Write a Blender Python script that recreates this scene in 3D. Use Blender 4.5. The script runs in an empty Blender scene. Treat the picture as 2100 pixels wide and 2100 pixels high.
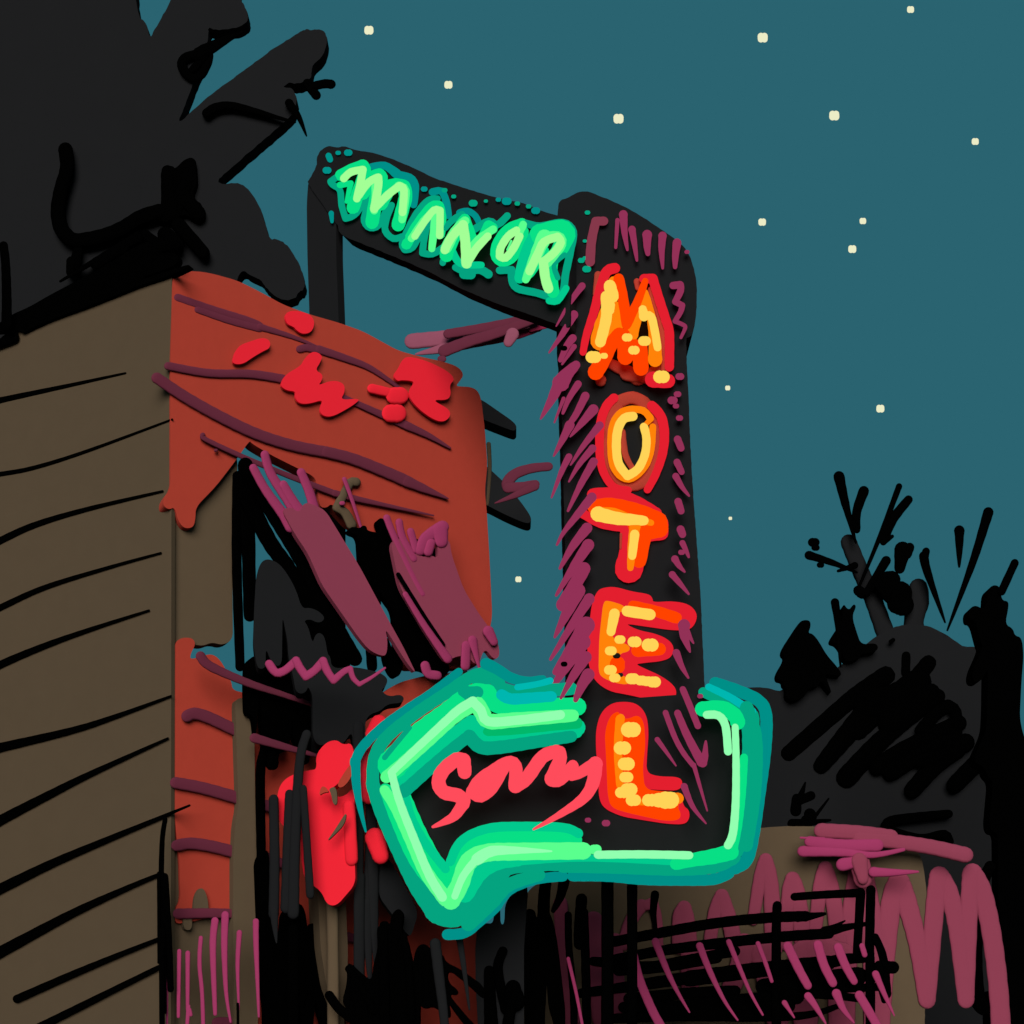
import bpy, math, random
from mathutils import Vector
from mathutils.geometry import tessellate_polygon
random.seed(7)
SC = bpy.context.scene
COL = SC.collection

# ------------------------------------------------------------------ camera model
FPX, CX, HY, CZ = 2252.0, 1050.0, 2120.0, 1.6      # focal length, centre, horizon row (photo pixels), eye height
TILE = {'A': (0, 0), 'B': (600, 200), 'C': (1000, 350), 'D': (1400, 0), 'E': (0, 500), 'F': (400, 500), 'G': (1000, 900),
        'H': (400, 900), 'I': (0, 1100), 'J': (700, 1300), 'K': (1100, 1300), 'L': (1400, 800), 'M': (0, 1400),
        'N': (400, 1400), 'O': (1000, 1400), 'P': (1400, 1400)}
TS = 700 / 1932.0


class Plane:
    """Vertical plane through two columns of the view at two depths; off = distance in front of it."""
    def __init__(s, pa, da, pb=None, db=None):
        if pb is None:
            pa, pb, db = 0, 2100, da
        a = Vector(((pa - CX) / FPX * da, da)); b = Vector(((pb - CX) / FPX * db, db))
        t = (b - a).normalized(); n = Vector((t.y, -t.x))
        if n.y > 0: n = -n
        s.n, s.a = n, a
        s.D = (da + db) / 2

    def at(s, px, py, off=0.0):
        u = (px - CX) / FPX
        k = (s.n.dot(s.a) + off) / (s.n.x * u + s.n.y)
        return Vector((u * k, k, CZ + (HY - py) / FPX * k))


# ------------------------------------------------------------------ materials
def lin(h):
    c = [int(h[i:i + 2], 16) / 255 for i in (0, 2, 4)]
    return [x / 12.92 if x <= .04045 else ((x + .055) / 1.055) ** 2.4 for x in c]

MATS = {}
def diffuse(key, albedo, var=0.06, scale=3.0, rough=0.95, bump=0.0):
    m = bpy.data.materials.new(key); m.use_nodes = True
    nt = m.node_tree; b = nt.nodes['Principled BSDF']
    b.inputs['Roughness'].default_value = rough
    b.inputs['Specular IOR Level'].default_value = 0.0 if max(albedo) < .02 else 0.12
    tc = nt.nodes.new('ShaderNodeTexCoord'); n = nt.nodes.new('ShaderNodeTexNoise')
    n.inputs['Scale'].default_value = scale; n.inputs['Detail'].default_value = 5
    nt.links.new(tc.outputs['Object'], n.inputs['Vector'])
    mx = nt.nodes.new('ShaderNodeMix'); mx.data_type = 'RGBA'
    mx.inputs['A'].default_value = [c * (1 - var) for c in albedo] + [1]
    mx.inputs['B'].default_value = [min(1, c * (1 + var)) for c in albedo] + [1]
    nt.links.new(n.outputs['Fac'], mx.inputs['Factor'])
    nt.links.new(mx.outputs['Result'], b.inputs['Base Color'])
    if bump:
        bp = nt.nodes.new('ShaderNodeBump'); bp.inputs['Strength'].default_value = bump; bp.inputs['Distance'].default_value = .02
        nt.links.new(n.outputs['Fac'], bp.inputs['Height']); nt.links.new(bp.outputs['Normal'], b.inputs['Normal'])
    MATS[key] = m

def glow(key, hexcol, s=1.0):
    m = bpy.data.materials.new(key); m.use_nodes = True
    nt = m.node_tree; b = nt.nodes['Principled BSDF']
    c = lin(hexcol)
    b.inputs['Base Color'].default_value = [0, 0, 0, 1]
    b.inputs['Roughness'].default_value = .5
    b.inputs['Specular IOR Level'].default_value = 0.0
    b.inputs['Emission Color'].default_value = c + [1]
    b.inputs['Emission Strength'].default_value = s
    MATS[key] = m

SKY = lin('2A6370')
KS = 1.0      # expected direct light over pi
def target(key, hexcol, k=1.0, **kw):
    """albedo so that this surface under the scene's light has the photographed colour"""
    c = lin(hexcol)
    diffuse(key, [min(.9, c[i] / (KSUN[i] * k + SKY[i] * .6)) for i in range(3)], **kw)

KSUN = [1.04, .97, .84]
target('dk', '1D1D1D', k=1.2, var=.04)
diffuse('bk', [.0004, .0004, .0004], var=0)
target('br', '514331', k=1.18, var=.05, scale=6, bump=.15)
target('bf', '514331', k=.96, var=.05, scale=6, bump=.15)
target('rd', '9A3526', var=.04, scale=9, bump=.15)
target('rf', '9A3526', var=.04, scale=9)
target('bd', '5A2231', var=.04)
target('rr', 'E31F2E', k=1.08, var=.02)
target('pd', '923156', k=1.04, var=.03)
target('md', '85384A', k=1.08, var=.03)
target('cl', '824454', k=1.1); target('cd', '5A2231', k=1.1); target('cc', '7D1D38', k=1.1)
glow('pu', '923156'); glow('mv', '85384A')
glow('te', '008F87'); glow('cy', '00B7B0'); glow('se', '04A37F'); glow('g2', '02C98D'); glow('gm', '02B86A')
glow('g3', '08DF85'); glow('g4', '5AFF8E'); glow('pa', '92FFB0'); glow('lp', 'A3FF96')
glow('re', 'E31F2E'); glow('oo', 'FF4300'); glow('og', 'FF8209'); glow('ye', 'FFD357'); glow('co', 'FF4C5B')
glow('st', 'ECECC6')
diffuse('gr', [.05, .045, .035], var=.3, scale=.5)


# ------------------------------------------------------------------ mesh collector
class MB:
    def __init__(s): s.v, s.f, s.m, s.sm, s.mats = [], [], [], [], []
    def mi(s, k):
        if k not in s.mats: s.mats.append(k)
        return s.mats.index(k)
    def add(s, vs, fs, mat, smooth=True):
        o = len(s.v); s.v += vs; i = s.mi(mat)
        for f in fs: s.f.append([o + a for a in f]); s.m.append(i); s.sm.append(smooth)
    def build(s, name, parent, origin):
        me = bpy.data.meshes.new(name)
        me.from_pydata([tuple(v - origin) for v in s.v], [], s.f)
        me.polygons.foreach_set('material_index', s.m); me.polygons.foreach_set('use_smooth', s.sm)
        for k in s.mats: me.materials.append(MATS[k])
        me.update()
        o = bpy.data.objects.new(name, me); COL.objects.link(o)
        if parent: o.parent = parent
        return o


def spline(pts, ws):
    """pts [(x,y)], ws radii; Catmull-Rom; returns list of (x,y,r)"""
    if len(pts) == 2:
        n = 5
        return [(pts[0][0] + (pts[1][0] - pts[0][0]) * i / n, pts[0][1] + (pts[1][1] - pts[0][1]) * i / n,
                 ws[0] + (ws[1] - ws[0]) * i / n) for i in range(n + 1)]
    out = []
    P = [pts[0]] + list(pts) + [pts[-1]]
    for i in range(1, len(P) - 2):
        p0, p1, p2, p3 = P[i - 1], P[i], P[i + 1], P[i + 2]
        L = math.dist(p1, p2); n = max(3, min(10, int(L / 7)))
        for j in range(n):
            t = j / n
            q = [.5 * (2 * p1[k] + (p2[k] - p0[k]) * t + (2 * p0[k] - 5 * p1[k] + 4 * p2[k] - p3[k]) * t * t +
                       (-p0[k] + 3 * p1[k] - 3 * p2[k] + p3[k]) * t ** 3) for k in (0, 1)]
            out.append((q[0], q[1], ws[i - 1] + (ws[i] - ws[i - 1]) * t))
    out.append((pts[-1][0], pts[-1][1], ws[-1]))
    return out

NR = 12
RING = []
for i in range(NR):
    a = 2 * math.pi * i / NR
    c, s_ = math.cos(a), math.sin(a)
    RING.append((math.copysign(abs(c) ** .7, c), math.copysign(abs(s_) ** .5, s_)))

def tube(mb, pl, off, mat, path, hmax):
    """path: (x,y,r) in photo pixels; crest of the tube lies at 'off' in front of the plane"""
    n = len(path)
    T = []
    for i in range(n):
        a, b = path[max(0, i - 1)], path[min(n - 1, i + 1)]
        d = (b[0] - a[0], b[1] - a[1]); l = math.hypot(*d) or 1
        T.append((d[0] / l, d[1] / l))
    rings = []
    def ring(x, y, t, r, r0, sq=1.0):
        h = min(r0 * pl.D / FPX * .9, hmax)
        nx, ny = -t[1], t[0]
        rings.append([pl.at(x + nx * a * r, y + ny * a * r, off - h + b * h * sq) for a, b in RING])
    for k in (80, 55, 28):
        x, y, r = path[0]; a = math.radians(k)
        ring(x - T[0][0] * r * math.sin(a), y - T[0][1] * r * math.sin(a), T[0], r * math.cos(a), r, max(.3, math.cos(a) ** .5))
    for i in range(n):
        jit = 1 + .025 * math.sin(i * 2.1 + path[0][0])
        ring(path[i][0], path[i][1], T[i], path[i][2] * jit, path[i][2])
    for k in (28, 55, 80):
        x, y, r = path[-1]; a = math.radians(k)
        ring(x + T[-1][0] * r * math.sin(a), y + T[-1][1] * r * math.sin(a), T[-1], r * math.cos(a), r, max(.3, math.cos(a) ** .5))
    vs = [v for r in rings for v in r]; fs = []
    for i in range(len(rings) - 1):
        for j in range(NR):
            k = (j + 1) % NR
            fs.append((i * NR + j, i * NR + k, (i + 1) * NR + k, (i + 1) * NR + j))
    fs.append(tuple(range(NR))[::-1]); e = (len(rings) - 1) * NR; fs.append(tuple(range(e, e + NR)))
    mb.add(vs, fs, mat)

def stroke(mb, pl, off, mat, pts, w0, w1, hmax):
    n = len(pts)
    L = [0]
    for i in range(1, n): L.append(L[-1] + math.dist(pts[i - 1], pts[i]))
    tot = L[-1] or 1
    ws = [(w0 + (w1 - w0) * (l / tot) ** 1.3) / 2 for l in L]
    cuts = [0]
    for i in range(1, n - 1):
        a = (pts[i][0] - pts[i - 1][0], pts[i][1] - pts[i - 1][1]); b = (pts[i + 1][0] - pts[i][0], pts[i + 1][1] - pts[i][1])
        la, lb = math.hypot(*a) or 1, math.hypot(*b) or 1
        if (a[0] * b[0] + a[1] * b[1]) / la / lb < .3: cuts.append(i)
    cuts.append(n - 1)
    for c in range(len(cuts) - 1):
        i, j = cuts[c], cuts[c + 1]
        tube(mb, pl, off + .0013 * c, mat, spline(pts[i:j + 1], ws[i:j + 1]), hmax)

def dot(mb, pl, off, mat, x, y, r, hmax):
    r *= 1.0
    tube(mb, pl, off, mat, [(x - r * .28, y, r * .93), (x, y, r * .87), (x + r * .28, y, r * .93)], hmax)

def chaikin(p, lim=9.0):
    """round the corners of an outline, cutting at most lim photo pixels off each side"""
    for lm in (lim, lim * .45):
        out = []
        for i in range(len(p)):
            a, b = p[i], p[(i + 1) % len(p)]
            q = min(.25, lm / (math.dist(a, b) or 1))
            out.append((a[0] + (b[0] - a[0]) * q, a[1] + (b[1] - a[1]) * q)); out.append((b[0] - (b[0] - a[0]) * q, b[1] - (b[1] - a[1]) * q))
        p = out
    return p

def slab(mb, pl, off, mat, poly, thick, ragged=0.0):
    poly = chaikin(poly)
    if ragged:
        q = []
        for i in range(len(poly)):
            a, b = poly[i], poly[(i + 1) % len(poly)]
            n = max(1, int(math.dist(a, b) / 7))
            for k in range(n):
                q.append((a[0] + (b[0] - a[0]) * k / n + random.uniform(-ragged, ragged), a[1] + (b[1] - a[1]) * k / n + random.uniform(-ragged, ragged)))
        poly = q
    n = len(poly)
    ar = sum(poly[i][0] * poly[(i + 1) % n][1] - poly[(i + 1) % n][0] * poly[i][1] for i in range(n))
    if ar < 0: poly = poly[::-1]
    f = [pl.at(x, y, off) for x, y in poly]; t = f[0] - pl.at(poly[0][0], poly[0][1], off)
    back = Vector((pl.n.x, pl.n.y, 0)) * -thick
    b = [v + back for v in f]
    tris = tessellate_polygon([[Vector((x, y, 0)) for x, y in poly]])
    fs = []
    for a, c, d in tris:
        s_ = (poly[c][0] - poly[a][0]) * (poly[d][1] - poly[a][1]) - (poly[d][0] - poly[a][0]) * (poly[c][1] - poly[a][1])
        if abs(s_) < 1e-9: continue
        if s_ < 0: c, d = d, c
        fs.append((a, c, d)); fs.append((a + n, d + n, c + n))
    for i in range(n):
        j = (i + 1) % n; fs.append((j, i, i + n, j + n))
    mb.add(f + b, fs, mat, False)
    return poly

def parse(tile, s):
    x0, y0 = TILE[tile]; v = [float(a) for a in s.split()]
    return [(x0 + v[i] * TS, y0 + v[i + 1] * TS) for i in range(0, len(v) - 1, 2)]

def draw(mb, pl, text, off=0.0, step=.008, hmax=.03, thick=.12, ragged=0.0, polys=None, ws=1.08):
    """one line per shape:  s mat tile w0 w1 : x y x y ..   |  d mat tile : x y r ..  |  p mat tile : x y .."""
    for ln in text.strip().split('\n'):
        ln = ln.strip()
        if not ln: continue
        head, body = ln.split(':'); h = head.split()
        off += step
        if h[0] == 's':
            stroke(mb, pl, off, h[1], parse(h[2], body), float(h[3]) * TS * ws, float(h[4]) * TS * ws, hmax)
        elif h[0] == 'd':
            v = [float(a) for a in body.split()]; x0, y0 = TILE[h[2]]
            for i in range(0, len(v), 3):
                dot(mb, pl, off + .0004 * i, h[1], x0 + v[i] * TS, y0 + v[i + 1] * TS, v[i + 2] * TS, hmax)
        elif h[0] == 'p':
            q = slab(mb, pl, off, h[1], parse(h[2], body), thick, ragged)
            if polys is not None: polys.append(q)
    return off

class Thing:
    def __init__(s, name, label, cat, loc, group=None):
        e = bpy.data.objects.new(name, None); COL.objects.link(e); e.empty_display_size = .3
        e.location = loc; s.o = e; s.loc = Vector(loc)
        e['label'] = label; e['category'] = cat
        if group: e['group'] = group
    def part(s, name, pl, text, parent=None, label=None, **kw):
        mb = MB(); draw(mb, pl, text, **kw)
        o = mb.build(name, parent or s.o, s.loc)
        if label: o['label'] = label
        return o
    def each(s, name, pl, text, parent=None, off=0.0, step=.003, **kw):
        """every line (and every dot) its own object"""
        for ln in text.strip().split('\n'):
            ln = ln.strip()
            if not ln: continue
            off += step
            head, body = ln.split(':')
            if head.split()[0] == 'd':
                v = body.split()
                for i in range(0, len(v), 3):
                    s.part(name, pl, head + ':' + ' '.join(v[i:i + 3]), parent, off=off + .0004 * i, step=0, **kw)
            else:
                s.part(name, pl, ln, parent, off=off, step=0, **kw)

def single(name, label, cat, pl, text, group=None, kind=None, **kw):
    mb = MB(); draw(mb, pl, text, **kw)
    v = mb.v; lo = Vector((sum(a.x for a in v) / len(v), sum(a.y for a in v) / len(v), min(a.z for a in v)))
    o = mb.build(name, None, lo); o.location = lo
    o['label'] = label
    o['category'] = cat
    if group: o['group'] = group
    if kind: o['kind'] = kind
    return o

def base(pl, px, z=0.0):
    p = pl.at(px, HY); return (p.x, p.y, z)

# ------------------------------------------------------------------ setting
mb = MB(); mb.add([Vector((-1500, -200, 0)), Vector((1500, -200, 0)), Vector((1500, 3000, 0)), Vector((-1500, 3000, 0))], [(0, 1, 2, 3)], 'gr', False)
g = mb.build('ground', None, Vector((0, 0, 0))); g['kind'] = 'structure'

SW = Plane(355, 9.0, -200, 10.7)       # brown boarded side of the building
FW = Plane(351, 9.0, 1010, 10.8)       # red front
SIGN = Plane(0, 9.15); BOX = Plane(0, 8.95); ARM = Plane(1190, 9.0, 640, 10.4)

# ------------------------------------------------------------------ sky lights
stars = [(696, 57, 9, 'lone cream star above the manor sign arm, nearest the dark tree'),
         (846, 160, 8, 'cream star above the middle of the manor panel, lower right of the first'),
         (1167, 224, 10, 'big cream star straight above the top of the motel pylon'),
         (1439, 71, 10, 'big cream star high in the sky, right of the pylon and near the top edge'),
         (1718, 18, 7, 'topmost cream star, almost touching the upper edge of the sky'),
         (1574, 218, 10, 'big cream star in the middle of the upper right sky'),
         (1840, 267, 7, 'rightmost cream star, close to the right edge of the sky'),
         (1438, 419, 7.5, 'cream star level with the first motel letter, left one of two in a row'),
         (1628, 417, 6.5, 'small cream star just above a larger star, right one of two in a row'),
         (1608, 470, 8, 'cream star just below a smaller star in the right sky'),
         (1373, 732, 5, 'small cream star close beside the pylon, level with the foot of the M'),
         (1661, 771, 8, 'large cream star above the bare branches of the right tree'),
         (1378, 978, 3.4, 'tiniest star, close beside the pylon, level with the letter T'),
         (978, 1093, 6, 'lowest star, in the gap between red building and pylon')]
FAR = Plane(0, 420.0)
for x, y, r, lab in stars:
    k = 2100 / 1932
    mb = MB()
    for dx in (-.33, .33):
        tube(mb, FAR, .3 * dx, 'st', [((x + dx * r) * k, (y - r * .3) * k, r * .62 * k), ((x + dx * r) * k, (y + r * .3) * k, r * .62 * k)], 1.0)
    p = FAR.at(x * k, y * k); o = mb.build('star', None, p); o.location = p
    o['label'] = lab; o['category'] = 'star'; o['group'] = 'stars in the night sky'

CLP = Plane(0, 60.0)
single('cloud', 'long purple and maroon cloud streak under the manor arm', 'cloud', CLP, '''
s cl B 72 60 : 678 1380 900 1358 1100 1340 1300 1300
s cl B 62 8 : 940 1380 850 1420 697 1453
s cc B 60 26 : 1385 1290 1250 1340 1000 1398 850 1440
s cc B 30 8 : 1350 1310 1462 1296
s cd B 44 40 : 880 1338 1100 1300 1380 1242
s cl B 26 26 : 1060 1380 1200 1320 1330 1292
s cd B 56 40 : 858 1435 1000 1380 1150 1335 1380 1250
s cl B 60 46 : 1245 1340 1222 1385
d cd B : 845 1480 21
''', group='purple cloud streaks', step=.15, hmax=.12, ws=1.25)
single('cloud', 'short maroon cloud hook low beside the red wall', 'cloud', CLP, '''
s cd C 40 56 : 345 1675 250 1685 160 1715 115 1760 115 1790
s cd C 40 50 : 270 1775 190 1790 115 1795
s cd C 46 6 : 265 1785 150 1840 42 1882
''', group='purple cloud streaks', step=.15, hmax=.12, ws=1.25)

t = Thing('far_tree', 'dark tree behind the red building with two boughs poking out', 'tree', base(Plane(0, 66), 960))
t.part('trunk', Plane(0, 66), 's dk F 60 90 : 1500 900 1510 1500 1500 3000 1500 4800', hmax=.8)
t.part('bough', Plane(0, 65), 'p dk F : 1560 860 1620 880 1800 1005 1822 1035 1812 1055 1795 1058 1640 998 1560 960', thick=1.0)
t.part('bough', Plane(0, 65), 'p dk F : 1580 1200 1680 1285 1760 1360 1840 1455 1903 1545 1900 1578 1870 1582 1760 1535 1650 1478 1560 1440', thick=1.0)

# ------------------------------------------------------------------ great dark tree behind the building
TR = Plane(0, 13.0)
t = Thing('broad_tree', 'great dark tree towering over the brown boarded wall', 'tree', base(TR, 250))
polys = []
mb = MB()
draw(mb, TR, '''
p dk A : -500 -300 765 -300 768 0 788 100 815 115 838 160 848 218 880 160 930 70 970 0 1000 -300 1330 -300 1360 0 1385 30 1408 95 1395 132 1330 160 1225 172 1178 152 1182 190 1172 250 1150 350 1095 465 1060 560 1005 705 1150 570 1350 420 1540 280 1700 180 1740 160 1755 175 1800 163 1840 180 1856 230 1832 310 1768 370 1765 410 1755 450 1715 465 1670 475 1640 463 1595 497 1650 495 1678 540 1680 590 1655 650 1600 700 1400 870 1225 1025 1258 1045 1340 1032 1400 1060 1460 1150 1500 1250 1525 1355 1570 1352 1620 1380 1670 1450 1712 1540 1727 1600 1720 1640 1690 1650 1675 1690 1600 1702 1540 1665 1500 1620 1480 1585 1420 1560 1370 1525 1340 1585 1300 1800 900 2000 -500 2000
''', thick=.14, ragged=.8, polys=polys)
draw(mb, TR, 'p dk A : -500 -300 620 -300 700 300 780 700 850 1000 800 1300 300 1500 -500 1500', off=-.1, thick=2.6)
mb.build('crown', t.o, t.loc)
t.part('trunk', Plane(0, 13.6), 's dk A 260 420 : 500 1500 520 3000 480 5200 480 6600', hmax=.4)
t.each('branch', Plane(0, 12.95), '''
s bk A 52 52 : 1180 310 1175 350 1140 420 1095 440 1045 405 1030 355 1060 322 1150 300
s bk A 44 40 : 1090 395 1160 320
s bk A 84 10 : 1130 310 1160 290 1250 240 1375 178
s bk A 50 12 : 1170 640 1220 608 1310 598 1450 630 1560 662 1670 692
s bk A 44 8 : 1636 582 1690 660 1735 770
s bk A 50 50 : 1740 472 1790 540
s bk A 48 50 : 1790 484 1840 474 1874 477
s bk A 76 84 : 370 846 380 950 345 1080 328 1200 350 1300 410 1358 480 1358 600 1332 700 1290 800 1230 905 1198
s bk A 76 70 : 1010 1272 1150 1430
''', hmax=.12, step=.01)
t.part('twig_cluster', Plane(0, 12.93), '''
p bk A : 905 985 930 940 980 938 990 958 1050 895 1105 895 1112 1000 1112 1040 1088 1095 1115 1140 1140 1150 1162 1220 1130 1250 1095 1245 1040 1205 1020 1240 960 1262 900 1258 890 1230 915 1160 910 1120 922 1080
s bk A 60 90 : 1078 925 1065 1040 1000 1120
s bk A 66 96 : 948 970 962 1180
s bk A 90 90 : 1050 1050 990 1190
s bk A 80 84 : 1050 1130 1120 1210
s bk A 76 90 : 930 1225 985 1210
s bk A 50 66 : 440 1420 425 1500
s bk A 56 40 : 405 1480 395 1540
s bk A 14 66 : 342 1592 430 1540 560 1465 780 1345
s bk A 66 60 : 545 1492 700 1400
s bk A 46 60 : 820 1322 900 1390
s bk A 84 90 : 935 1328 990 1380
s bk A 70 100 : 600 1540 800 1430 970 1370
''', hmax=.12)

# ------------------------------------------------------------------ the building
b = Thing('motel_building', 'two storey motel building, brown boarded side and red front', 'building', base(SW, 351))
side = b.part('side_wall', SW, 'p br E : -830 870 110 494 400 376 972 142 968 3000 968 5800 -830 5800', thick=.04)
b.each('board_seam', SW, '''
s bk E 44 12 : -400 978 0 886 400 800 710 732
s bk E 30 10 : -400 1360 -10 1305 200 1265 500 1170 975 993
s bk E 46 12 : -400 1880 -20 1690 200 1590 500 1500 920 1400
s bk I 40 10 : -400 590 -20 412 250 290 600 180 910 93
s bk I 50 10 : -400 920 -20 735 250 620 500 530 843 418
s bk I 60 10 : -400 1290 -20 1200 400 1100 650 1020 967 903
s bk I 64 10 : -400 1830 -20 1618 300 1450 520 1340 950 1142
s bk M 64 12 : -400 1360 -20 1176 300 1020 650 870 1073 695
s bk M 72 18 : -400 1730 -20 1535 400 1310 700 1170 900 1085
s bk M 44 20 : 95 1790 400 1655 650 1550 895 1452
s bk M 44 24 : 100 2010 250 1935 500 1810 920 1600
''', side, hmax=.012, off=.01)
b.part('eave', SW, '''
p bk A : -60 1830 0 1830 65 1780 160 1740 290 1665 550 1530 720 1430 990 1430 1012 1460 1000 1490 960 1515 805 1572 803 1582 1065 1496 1076 1506 960 1560 800 1612 500 1732 300 1804 170 1862 130 1886 108 1868 70 1872 40 1872 -60 1880
s bk A 30 70 : -60 1970 0 1945 70 1905
''', off=.03, thick=.05, label='heavy black roof edge over the boards')
b.part('downpipe', SW, 's bk A 46 56 : 20 1390 32 1500 38 1700 36 1845', off=.12, hmax=.05)
b.part('front_panel', FW, 'p bf E : 960 300 1330 1180 1345 1230 1330 1600 1315 1900 1318 2240 1260 2272 1200 2255 1150 2275 1110 2270 960 2260', thick=.1, off=-.06, label='brown panel between the two red wall parts')
up = b.part('upper_wall', FW, '''
p rd F : -130 225 -120 178 -85 156 16 155 96 168 236 207 346 260 500 345 650 400 815 447 950 495 1050 550 1150 605 1300 645 1400 665 1490 695 1522 740 1500 775 1475 805 1510 808 1560 810 1600 830 1620 880 1640 1050 1655 1250 1640 1400 1650 1500 1665 1750 1674 1932 1682 2100 1670 2180 1600 2400 1180 2400 1160 1960 1100 1760 1000 1640 880 1590 800 1500 770 1470 745 1495 705 1490 690 1370 680 1320 560 1260 430 1195 320 1130 310 1112 220 1240 120 1370 4 1490 2 1560 -10 1605 -60 1612 -95 1570 -115 1490 -150 1505 -182 1480 -175 1430 -140 1390 -140 700 -132 330
''', thick=.12, label='red upper wall with a slanting parapet')
b.each('band', FW, '''
s bd E 46 44 : 1005 303 1200 370 1400 432 1470 462
s bd E 40 46 : 1120 372 1300 434 1470 478
s bd E 40 10 : 1470 470 1650 525 1800 584
s bd E 42 46 : 1698 596 1740 588 1790 600
s bd F 46 16 : 700 598 850 648 980 698 1100 775 1205 852
s bd E 44 48 : 952 692 1180 732 1420 738 1600 765
s bd F 30 46 : 830 865 1000 942 1200 1030
s bd F 46 10 : 1200 1030 1320 1085 1445 1156
s bd E 60 60 : 888 760 1050 868 1250 980 1450 1075 1650 1140 1850 1180
s bd F 60 62 : 740 1178 900 1220 1100 1300 1200 1345
s bd F 62 8 : 1200 1345 1300 1388 1432 1442
s bd E 26 34 : 1148 1082 1160 1105 1350 1195 1600 1300 1900 1415
s bd F 36 8 : 790 1412 950 1452 1350 1538
d bd E : 1222 1169 10
''', up, off=.01, hmax=.02)
b.each('paint_patch', FW, '''
p rr F : 505 400 540 378 600 382 660 405 678 450 660 500 610 512 575 490 560 470 520 455
p rr F : 232 600 260 570 320 550 380 530 425 545 425 590 390 605 330 640 270 682 212 680 215 640
p rr F : 485 790 510 740 600 690 625 640 670 605 722 630 710 670 680 715 725 740 715 780 695 802 780 770 845 790 848 840 822 884 925 875 925 892 860 935 770 982 715 970 705 930 727 880 650 905 590 905 565 870 570 835 520 830 490 810
s rr F 52 50 : 1002 820 1090 840
d rr F : 1145 860 54 1127 960 58
p rr F : 1155 700 1180 645 1220 638 1320 665 1430 720 1472 765 1440 800 1450 850 1430 885 1340 882 1445 940 1442 985 1400 1010 1340 990 1260 930 1213 870 1215 820 1248 778 1170 770 1145 778 1120 745
''', up, off=.04, hmax=.02, thick=.02)
lo = b.part('lower_wall', FW, '''
p rd I : 972 800 975 700 990 600 1030 572 1090 575 1108 610 1080 660 1075 700 1160 670 1210 668 1255 710 1310 820 1315 870 1385 885 1400 900 1400 2100 1320 2130 1040 2190 990 2190 990 2110 1022 2060 1015 1830 1000 1700 985 1550 970 1300
''', thick=.08, off=-.03, label='red lower wall beside the brown posts')
b.part('lower_wall', FW, '''
p rd N : 290 30 350 60 470 110 560 160 620 400 700 420 860 270 960 180 1060 60 1150 0 1300 -40 1500 -60 1640 -60 1640 1370 1590 1500 1590 1700 1610 1932 1640 2700 290 2700
''', thick=.1, off=-.05, label='red lower wall behind the dark undergrowth')
b.each('band', FW, '''
s bd I 64 62 : 1060 1018 1100 1003 1180 1025 1335 1098
s bd I 62 66 : 995 1395 1150 1425 1345 1480
s bd I 62 64 : 1002 1750 1080 1738 1200 1755 1330 1788
s bd I 60 60 : 1500 1522 1620 1552
s bd M 56 50 : 1008 1308 1200 1305 1320 1308
s bd N 50 46 : 860 1438 970 1465
s bd M 60 60 : 1230 1925 1390 1925
s bd M 60 50 : 1480 980 1600 1025
''', lo, off=.02, hmax=.02)
b.each('band', FW, '''
s bd I 52 22 : 1135 678 1190 735 1400 828 1600 895 1765 952
s bd I 52 18 : 1440 1142 1600 1188 1790 1240
''', lo, off=.27, hmax=.02)
b.part('base_wall', FW, 'p bf M : 935 780 960 740 985 760 1005 900 1020 1200 1020 1300 1460 1300 1455 1880 1455 3300 935 3300', thick=.1, off=-.07, label='brown base wall')
b.part('porch_post', FW, 'p bf M : 1332 110 1345 90 1380 85 1396 110 1398 200 1440 200 1440 350 1445 700 1455 1000 1460 1400 1460 3300 1330 3300 1320 1400 1320 1000 1330 800 1350 700 1340 400', thick=.2, off=.06)
b.part('porch_post', FW, 'p bf N : 695 1165 740 1120 850 1120 860 1400 865 1500 862 1800 845 1860 845 3000 805 3000 800 1860 745 1720 710 1500', thick=.2, off=.3)
b.part('wall_stub', FW, 'p bf M : 1090 1330 1098 1210 1125 1163 1155 1165 1178 1230 1182 1330', thick=.1, off=0)
b.part('wall_stub', FW, 'p bf M : 1038 1400 1038 1295 1082 1295 1090 1400', thick=.1, off=0)
b.part('corner_strip', FW, 's bf H 24 16 : 1662 30 1668 180 1655 370', off=-.05, hmax=.04)
b.part('wall_bracket', FW, 's bf H 48 48 : 912 245 880 248 840 320 802 390\ns bf H 46 56 : 805 390 850 420 885 485', off=.05, hmax=.04, label='hooked brown bracket')
b.part('wire', FW, 's pd H 24 14 : 845 228 890 350 945 520\nd pd H : 833 365 14', off=.08, hmax=.03)
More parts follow.
